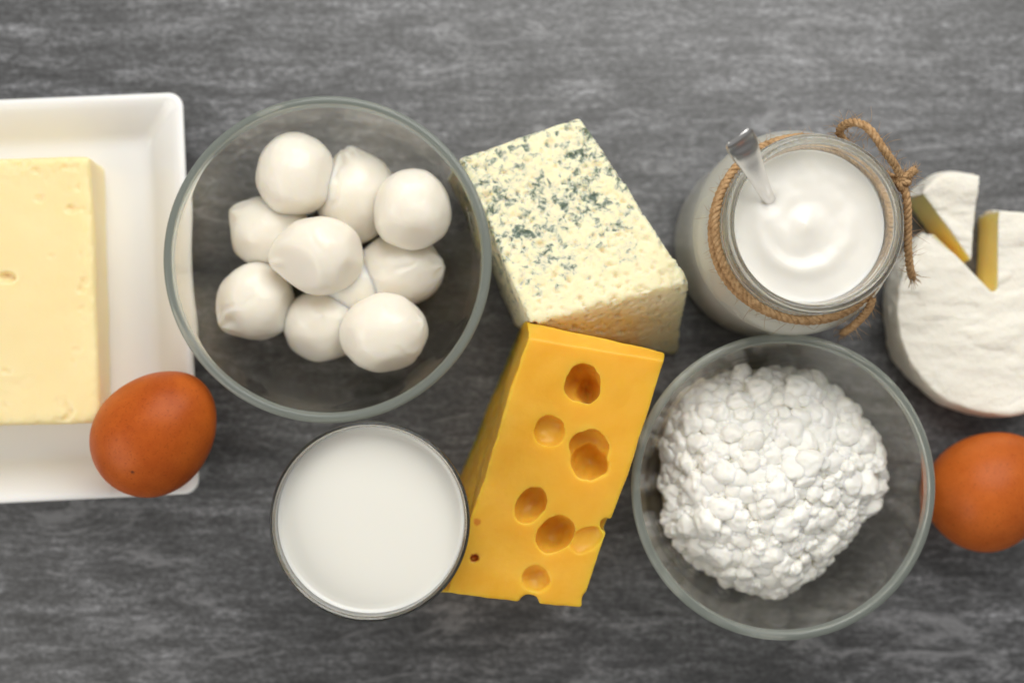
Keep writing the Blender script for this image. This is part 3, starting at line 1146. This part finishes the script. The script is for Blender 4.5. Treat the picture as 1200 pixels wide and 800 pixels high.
# ------------------------------------------------------------------ cottage cheese
def build_curds():
    rnd = random.Random(21)
    c0 = P(902, 558, 0.035)
    base = Vector((c0.x, c0.y, 0.0064))
    root = empty('cottage_cheese', base)
    tag(root, 'heap of lumpy white cottage cheese in the glass bowl', 'cottage cheese')
    R = 0.0530

    def Rth(th):
        return R * (1 + 0.045 * math.sin(3 * th + 0.8) + 0.03 * math.sin(5 * th + 2.0) - 0.05 * math.exp(-((th + 0.75) / 0.5) ** 2))

    def hgt(x, y):
        r = math.hypot(x, y) / Rth(math.atan2(y, x))
        if r >= 1: return 0.021
        return 0.021 + 0.028 * (1 - r * r) ** 0.8 + 0.0025 * noise.noise(Vector((x * 70, y * 70, 1.7)))

    # creamy bed under the curds
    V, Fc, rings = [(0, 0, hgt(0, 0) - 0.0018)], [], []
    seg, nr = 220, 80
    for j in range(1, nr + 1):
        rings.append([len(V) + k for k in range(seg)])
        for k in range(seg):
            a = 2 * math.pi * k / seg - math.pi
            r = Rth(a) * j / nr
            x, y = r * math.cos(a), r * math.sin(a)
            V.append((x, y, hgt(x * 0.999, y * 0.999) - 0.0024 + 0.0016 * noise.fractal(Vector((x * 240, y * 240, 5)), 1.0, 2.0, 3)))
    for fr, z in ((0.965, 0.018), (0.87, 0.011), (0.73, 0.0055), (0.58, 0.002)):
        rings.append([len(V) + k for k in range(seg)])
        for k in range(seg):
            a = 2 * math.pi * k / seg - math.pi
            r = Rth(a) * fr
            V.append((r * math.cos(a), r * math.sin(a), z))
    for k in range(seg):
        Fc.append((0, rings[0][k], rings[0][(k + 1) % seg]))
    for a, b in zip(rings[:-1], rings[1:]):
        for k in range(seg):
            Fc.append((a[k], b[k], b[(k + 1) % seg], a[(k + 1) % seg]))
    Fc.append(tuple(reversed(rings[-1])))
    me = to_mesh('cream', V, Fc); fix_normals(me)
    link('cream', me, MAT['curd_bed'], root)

    # twelve curd shapes, shared
    shapes = []
    for s in range(14):
        me = ico(4)
        co = get_co(me)
        rad = 1 + (0.28 if s % 2 else 0.36) * fbm(co, 0.85 if s % 2 else 1.1, 2, s * 1.7) + 0.12 * fbm(co, 2.4, 2, s * 2.3 + 5)
        for q in range(3):
            d = np.array([rnd.gauss(0, 1) for _ in range(3)]); d /= np.linalg.norm(d)
            dot = co @ d
            over = np.clip(rad * dot - (rnd.uniform(0.92, 1.1) if s % 2 else rnd.uniform(0.78, 0.98)), 0, None)
            rad -= over * 0.8 / np.maximum(dot, 0.3)
        co = co * rad[:, None] * np.array([1.0, rnd.uniform(0.72, 0.98), rnd.uniform(0.52, 0.80)])
        set_co(me, co)
        me.name = 'curd'
        me.polygons.foreach_set('use_smooth', [True] * len(me.polygons))
        me.materials.append(MAT['curd'])
        shapes.append(me)

    def place(size, spacing, taken, lift):
        for _ in range(60):
            a = rnd.uniform(-math.pi, math.pi)
            r = math.sqrt(rnd.random()) * Rth(a) * 0.985
            x, y = r * math.cos(a), r * math.sin(a)
            z = hgt(x, y) + lift
            if all((x - q[0]) ** 2 + (y - q[1]) ** 2 + (z - q[2]) ** 2 > (spacing * (size + q[3])) ** 2 for q in taken):
                return x, y, z
        return None

    taken = []
    cnt = 0
    for i in range(900):
        t = rnd.random()
        size = rnd.uniform(0.0072, 0.0085) if i < 22 else rnd.uniform(0.0056, 0.0072) if i < 100 else rnd.uniform(0.0040, 0.0058) if i < 300 else rnd.uniform(0.0026, 0.0042)
        p = place(size, 0.50, taken, rnd.uniform(-0.0028, 0.0022))
        if not p: continue
        taken.append((*p, size))
        cnt += 1
        if cnt >= 298: break
    for (x, y, z, s) in taken:
        o = link('curd', shapes[rnd.randrange(len(shapes))], None, root, (x, y, z))
        e = 0.001
        nx, ny = (hgt(x - e, y) - hgt(x + e, y)) / (2 * e), (hgt(x, y - e) - hgt(x, y + e)) / (2 * e)
        nv = Vector((max(-2, min(2, nx)), max(-2, min(2, ny)), 1)).normalized()
        nv = (nv + Vector((rnd.gauss(0, 0.3), rnd.gauss(0, 0.3), rnd.gauss(0, 0.2)))).normalized()
        o.rotation_mode = 'QUATERNION'
        o.rotation_quaternion = nv.to_track_quat('Z', 'Y') @ Quaternion((0, 0, 1), rnd.uniform(0, 6.28))
        o.scale = (s, s, s)
    # crumbs between them, joined
    small = ico(2)
    sc = get_co(small)
    sf = [tuple(p.vertices) for p in small.polygons]
    parts = []
    for i in range(420):
        a = rnd.uniform(-math.pi, math.pi)
        r = math.sqrt(rnd.random()) * Rth(a) * 1.0
        x, y = r * math.cos(a), r * math.sin(a)
        if i > 150:
            q = ((-0.020, 0.006), (0.010, -0.020), (0.030, 0.012), (-0.032, -0.018), (0.006, 0.004), (-0.010, -0.036))[i % 6]
            x, y = q[0] + rnd.gauss(0, 0.0042), q[1] + rnd.gauss(0, 0.0042)
        s = rnd.uniform(0.0010, 0.0024)
        z = hgt(x, y) + rnd.uniform(-0.0005, 0.0018)
        m3 = np.array(Quaternion(Vector((rnd.gauss(0, 1), rnd.gauss(0, 1), rnd.gauss(0, 1))).normalized(), rnd.uniform(0, 6)).to_matrix())
        jig = 1 + 0.2 * np.array([noise.noise(Vector(c) * 1.3 + Vector((i * 1.7, 0, 0))) for c in sc])
        co = (sc * jig[:, None] * np.array([1, 0.85, 0.7]) * s) @ m3.T + np.array([x, y, z])
        parts.append((co.tolist(), sf))
    v, f = merge(parts)
    o = link('crumb', to_mesh('crumb', v, f), MAT['curd'], root)
    tag(o, kind='stuff')


build_curds()


# ------------------------------------------------------------------ camembert
def build_camembert():
    h = 0.027
    WC = P(1170, 365, h)
    R = 0.0490

    def solid(outline):
        n = len(outline)
        v = [(p.x, p.y, 0) for p in outline] + [(p.x, p.y, h) for p in outline]
        f = [tuple(reversed(range(n))), tuple(range(n, 2 * n))]
        f += [(k, (k + 1) % n, n + (k + 1) % n, n + k) for k in range(n)]
        me = to_mesh('solid', v, f, False)
        bm = bmesh.new(); bm.from_mesh(me); bmesh.ops.triangulate(bm, faces=bm.faces[:])
        bmesh.ops.recalc_face_normals(bm, faces=bm.faces[:]); bm.to_mesh(me); bm.free()
        return me

    def finish(me, org, cuts, seed, root):
        recentre(me, org)
        co, no = get_co(me), get_no(me)
        # distance to each cut plane decides what is paste
        cutd = np.full(len(co), 1.0)
        for (p, nn) in cuts:
            q = np.array((p - org)[:]); nn = np.array(nn[:])
            dist = np.abs((co - q) @ nn)
            facing = no @ nn
            cutd = np.minimum(cutd, np.where(facing > 0.55, dist, 1.0))
        iscut = cutd < 0.0022
        wr = fbm(co * np.array([0.6, 1.5, 1]), 40, 3, seed)
        disp = fbm(co, 20, 2, seed + 4) * 0.0012 + np.where(iscut, 0.15, 1.0) * (wr * 0.0021 - np.clip(np.abs(wr) * -1 + 0.12, 0, 1) * 0.004)
        # wheel edges bulge a bit
        rim = 1 - np.clip(np.abs(no[:, 2]) / 0.7, 0, 1)
        disp += np.where(iscut, 0, 1) * rim * 0.0012 * np.sin(np.clip(co[:, 2] / h, 0, 1) * math.pi)
        set_co(me, co + no * disp[:, None])
        idx_r, idx_p = [], []
        for p in me.polygons:
            vs = list(p.vertices)
            (idx_p if sum(iscut[i] for i in vs) * 2 > len(vs) else idx_r).append(vs)
        allco = get_co(me)
        for name, ids, mat in (('rind', idx_r, MAT['rind']), ('paste', idx_p, MAT['paste'])):
            used = sorted({i for q in ids for i in q})
            mp = {v: k for k, v in enumerate(used)}
            link(name, to_mesh(name, allco[used], [tuple(mp[i] for i in q) for q in ids]), mat, root)

    up = Vector((0, 0, 1))
    # the wheel with its notch
    apex = P(1168, 346, h)
    e1, e2 = P(1168.5, 243, h), P(1092, 271, h)
    a1 = math.atan2(e1.y - WC.y, e1.x - WC.x)
    a2 = math.atan2(e2.y - WC.y, e2.x - WC.x) - 2 * math.pi
    pts = [apex]
    n = 90
    for k in range(n + 1):
        a = a1 + (a2 - a1) * k / n
        pts.append(Vector((WC.x + R * math.cos(a), WC.y + R * math.sin(a), 0)))
    org = Vector((WC.x, WC.y, 0))
    me = remesh(solid(pts), 0.0009, 9, 0.5)
    root = empty('soft_cheese', org)
    tag(root, 'white rinded soft cheese wheel with a wedge cut out of it', 'cheese')
    d1 = (pts[1] - apex); d1.z = 0; d2 = (pts[-1] - apex); d2.z = 0
    n1 = d1.cross(up).normalized(); n1 = n1 if n1.x < 0 else -n1
    n2 = d2.cross(up).normalized(); n2 = n2 if n2.y > 0 else -n2
    finish(me, org, [(apex, n1), (apex, n2)], 3.0, root)

    # the wedge drawn out of the notch
    tip, wl, wr_ = P(1139, 307, h), P(1080, 227, h), P(1150, 204, h)
    mid = P(1108, 205, h)
    arc = [Vector(p) for p in catmull([tuple(wr_), tuple(mid), tuple(wl)], 12)]
    pts = [tip] + arc
    org = Vector((sum(p.x for p in pts) / len(pts), sum(p.y for p in pts) / len(pts), 0))
    me = remesh(solid(pts), 0.0008, 6, 0.5)
    root = empty('soft_cheese', org)
    tag(root, 'small white rinded wedge pulled out of the soft cheese wheel', 'cheese')
    n1 = (wl - tip).cross(up).normalized(); n1 = n1 if n1.x < 0 else -n1
    n2 = (wr_ - tip).cross(up).normalized(); n2 = n2 if n2.x > 0 else -n2
    finish(me, org, [(tip, n1), (tip, n2)], 8.0, root)


build_camembert()
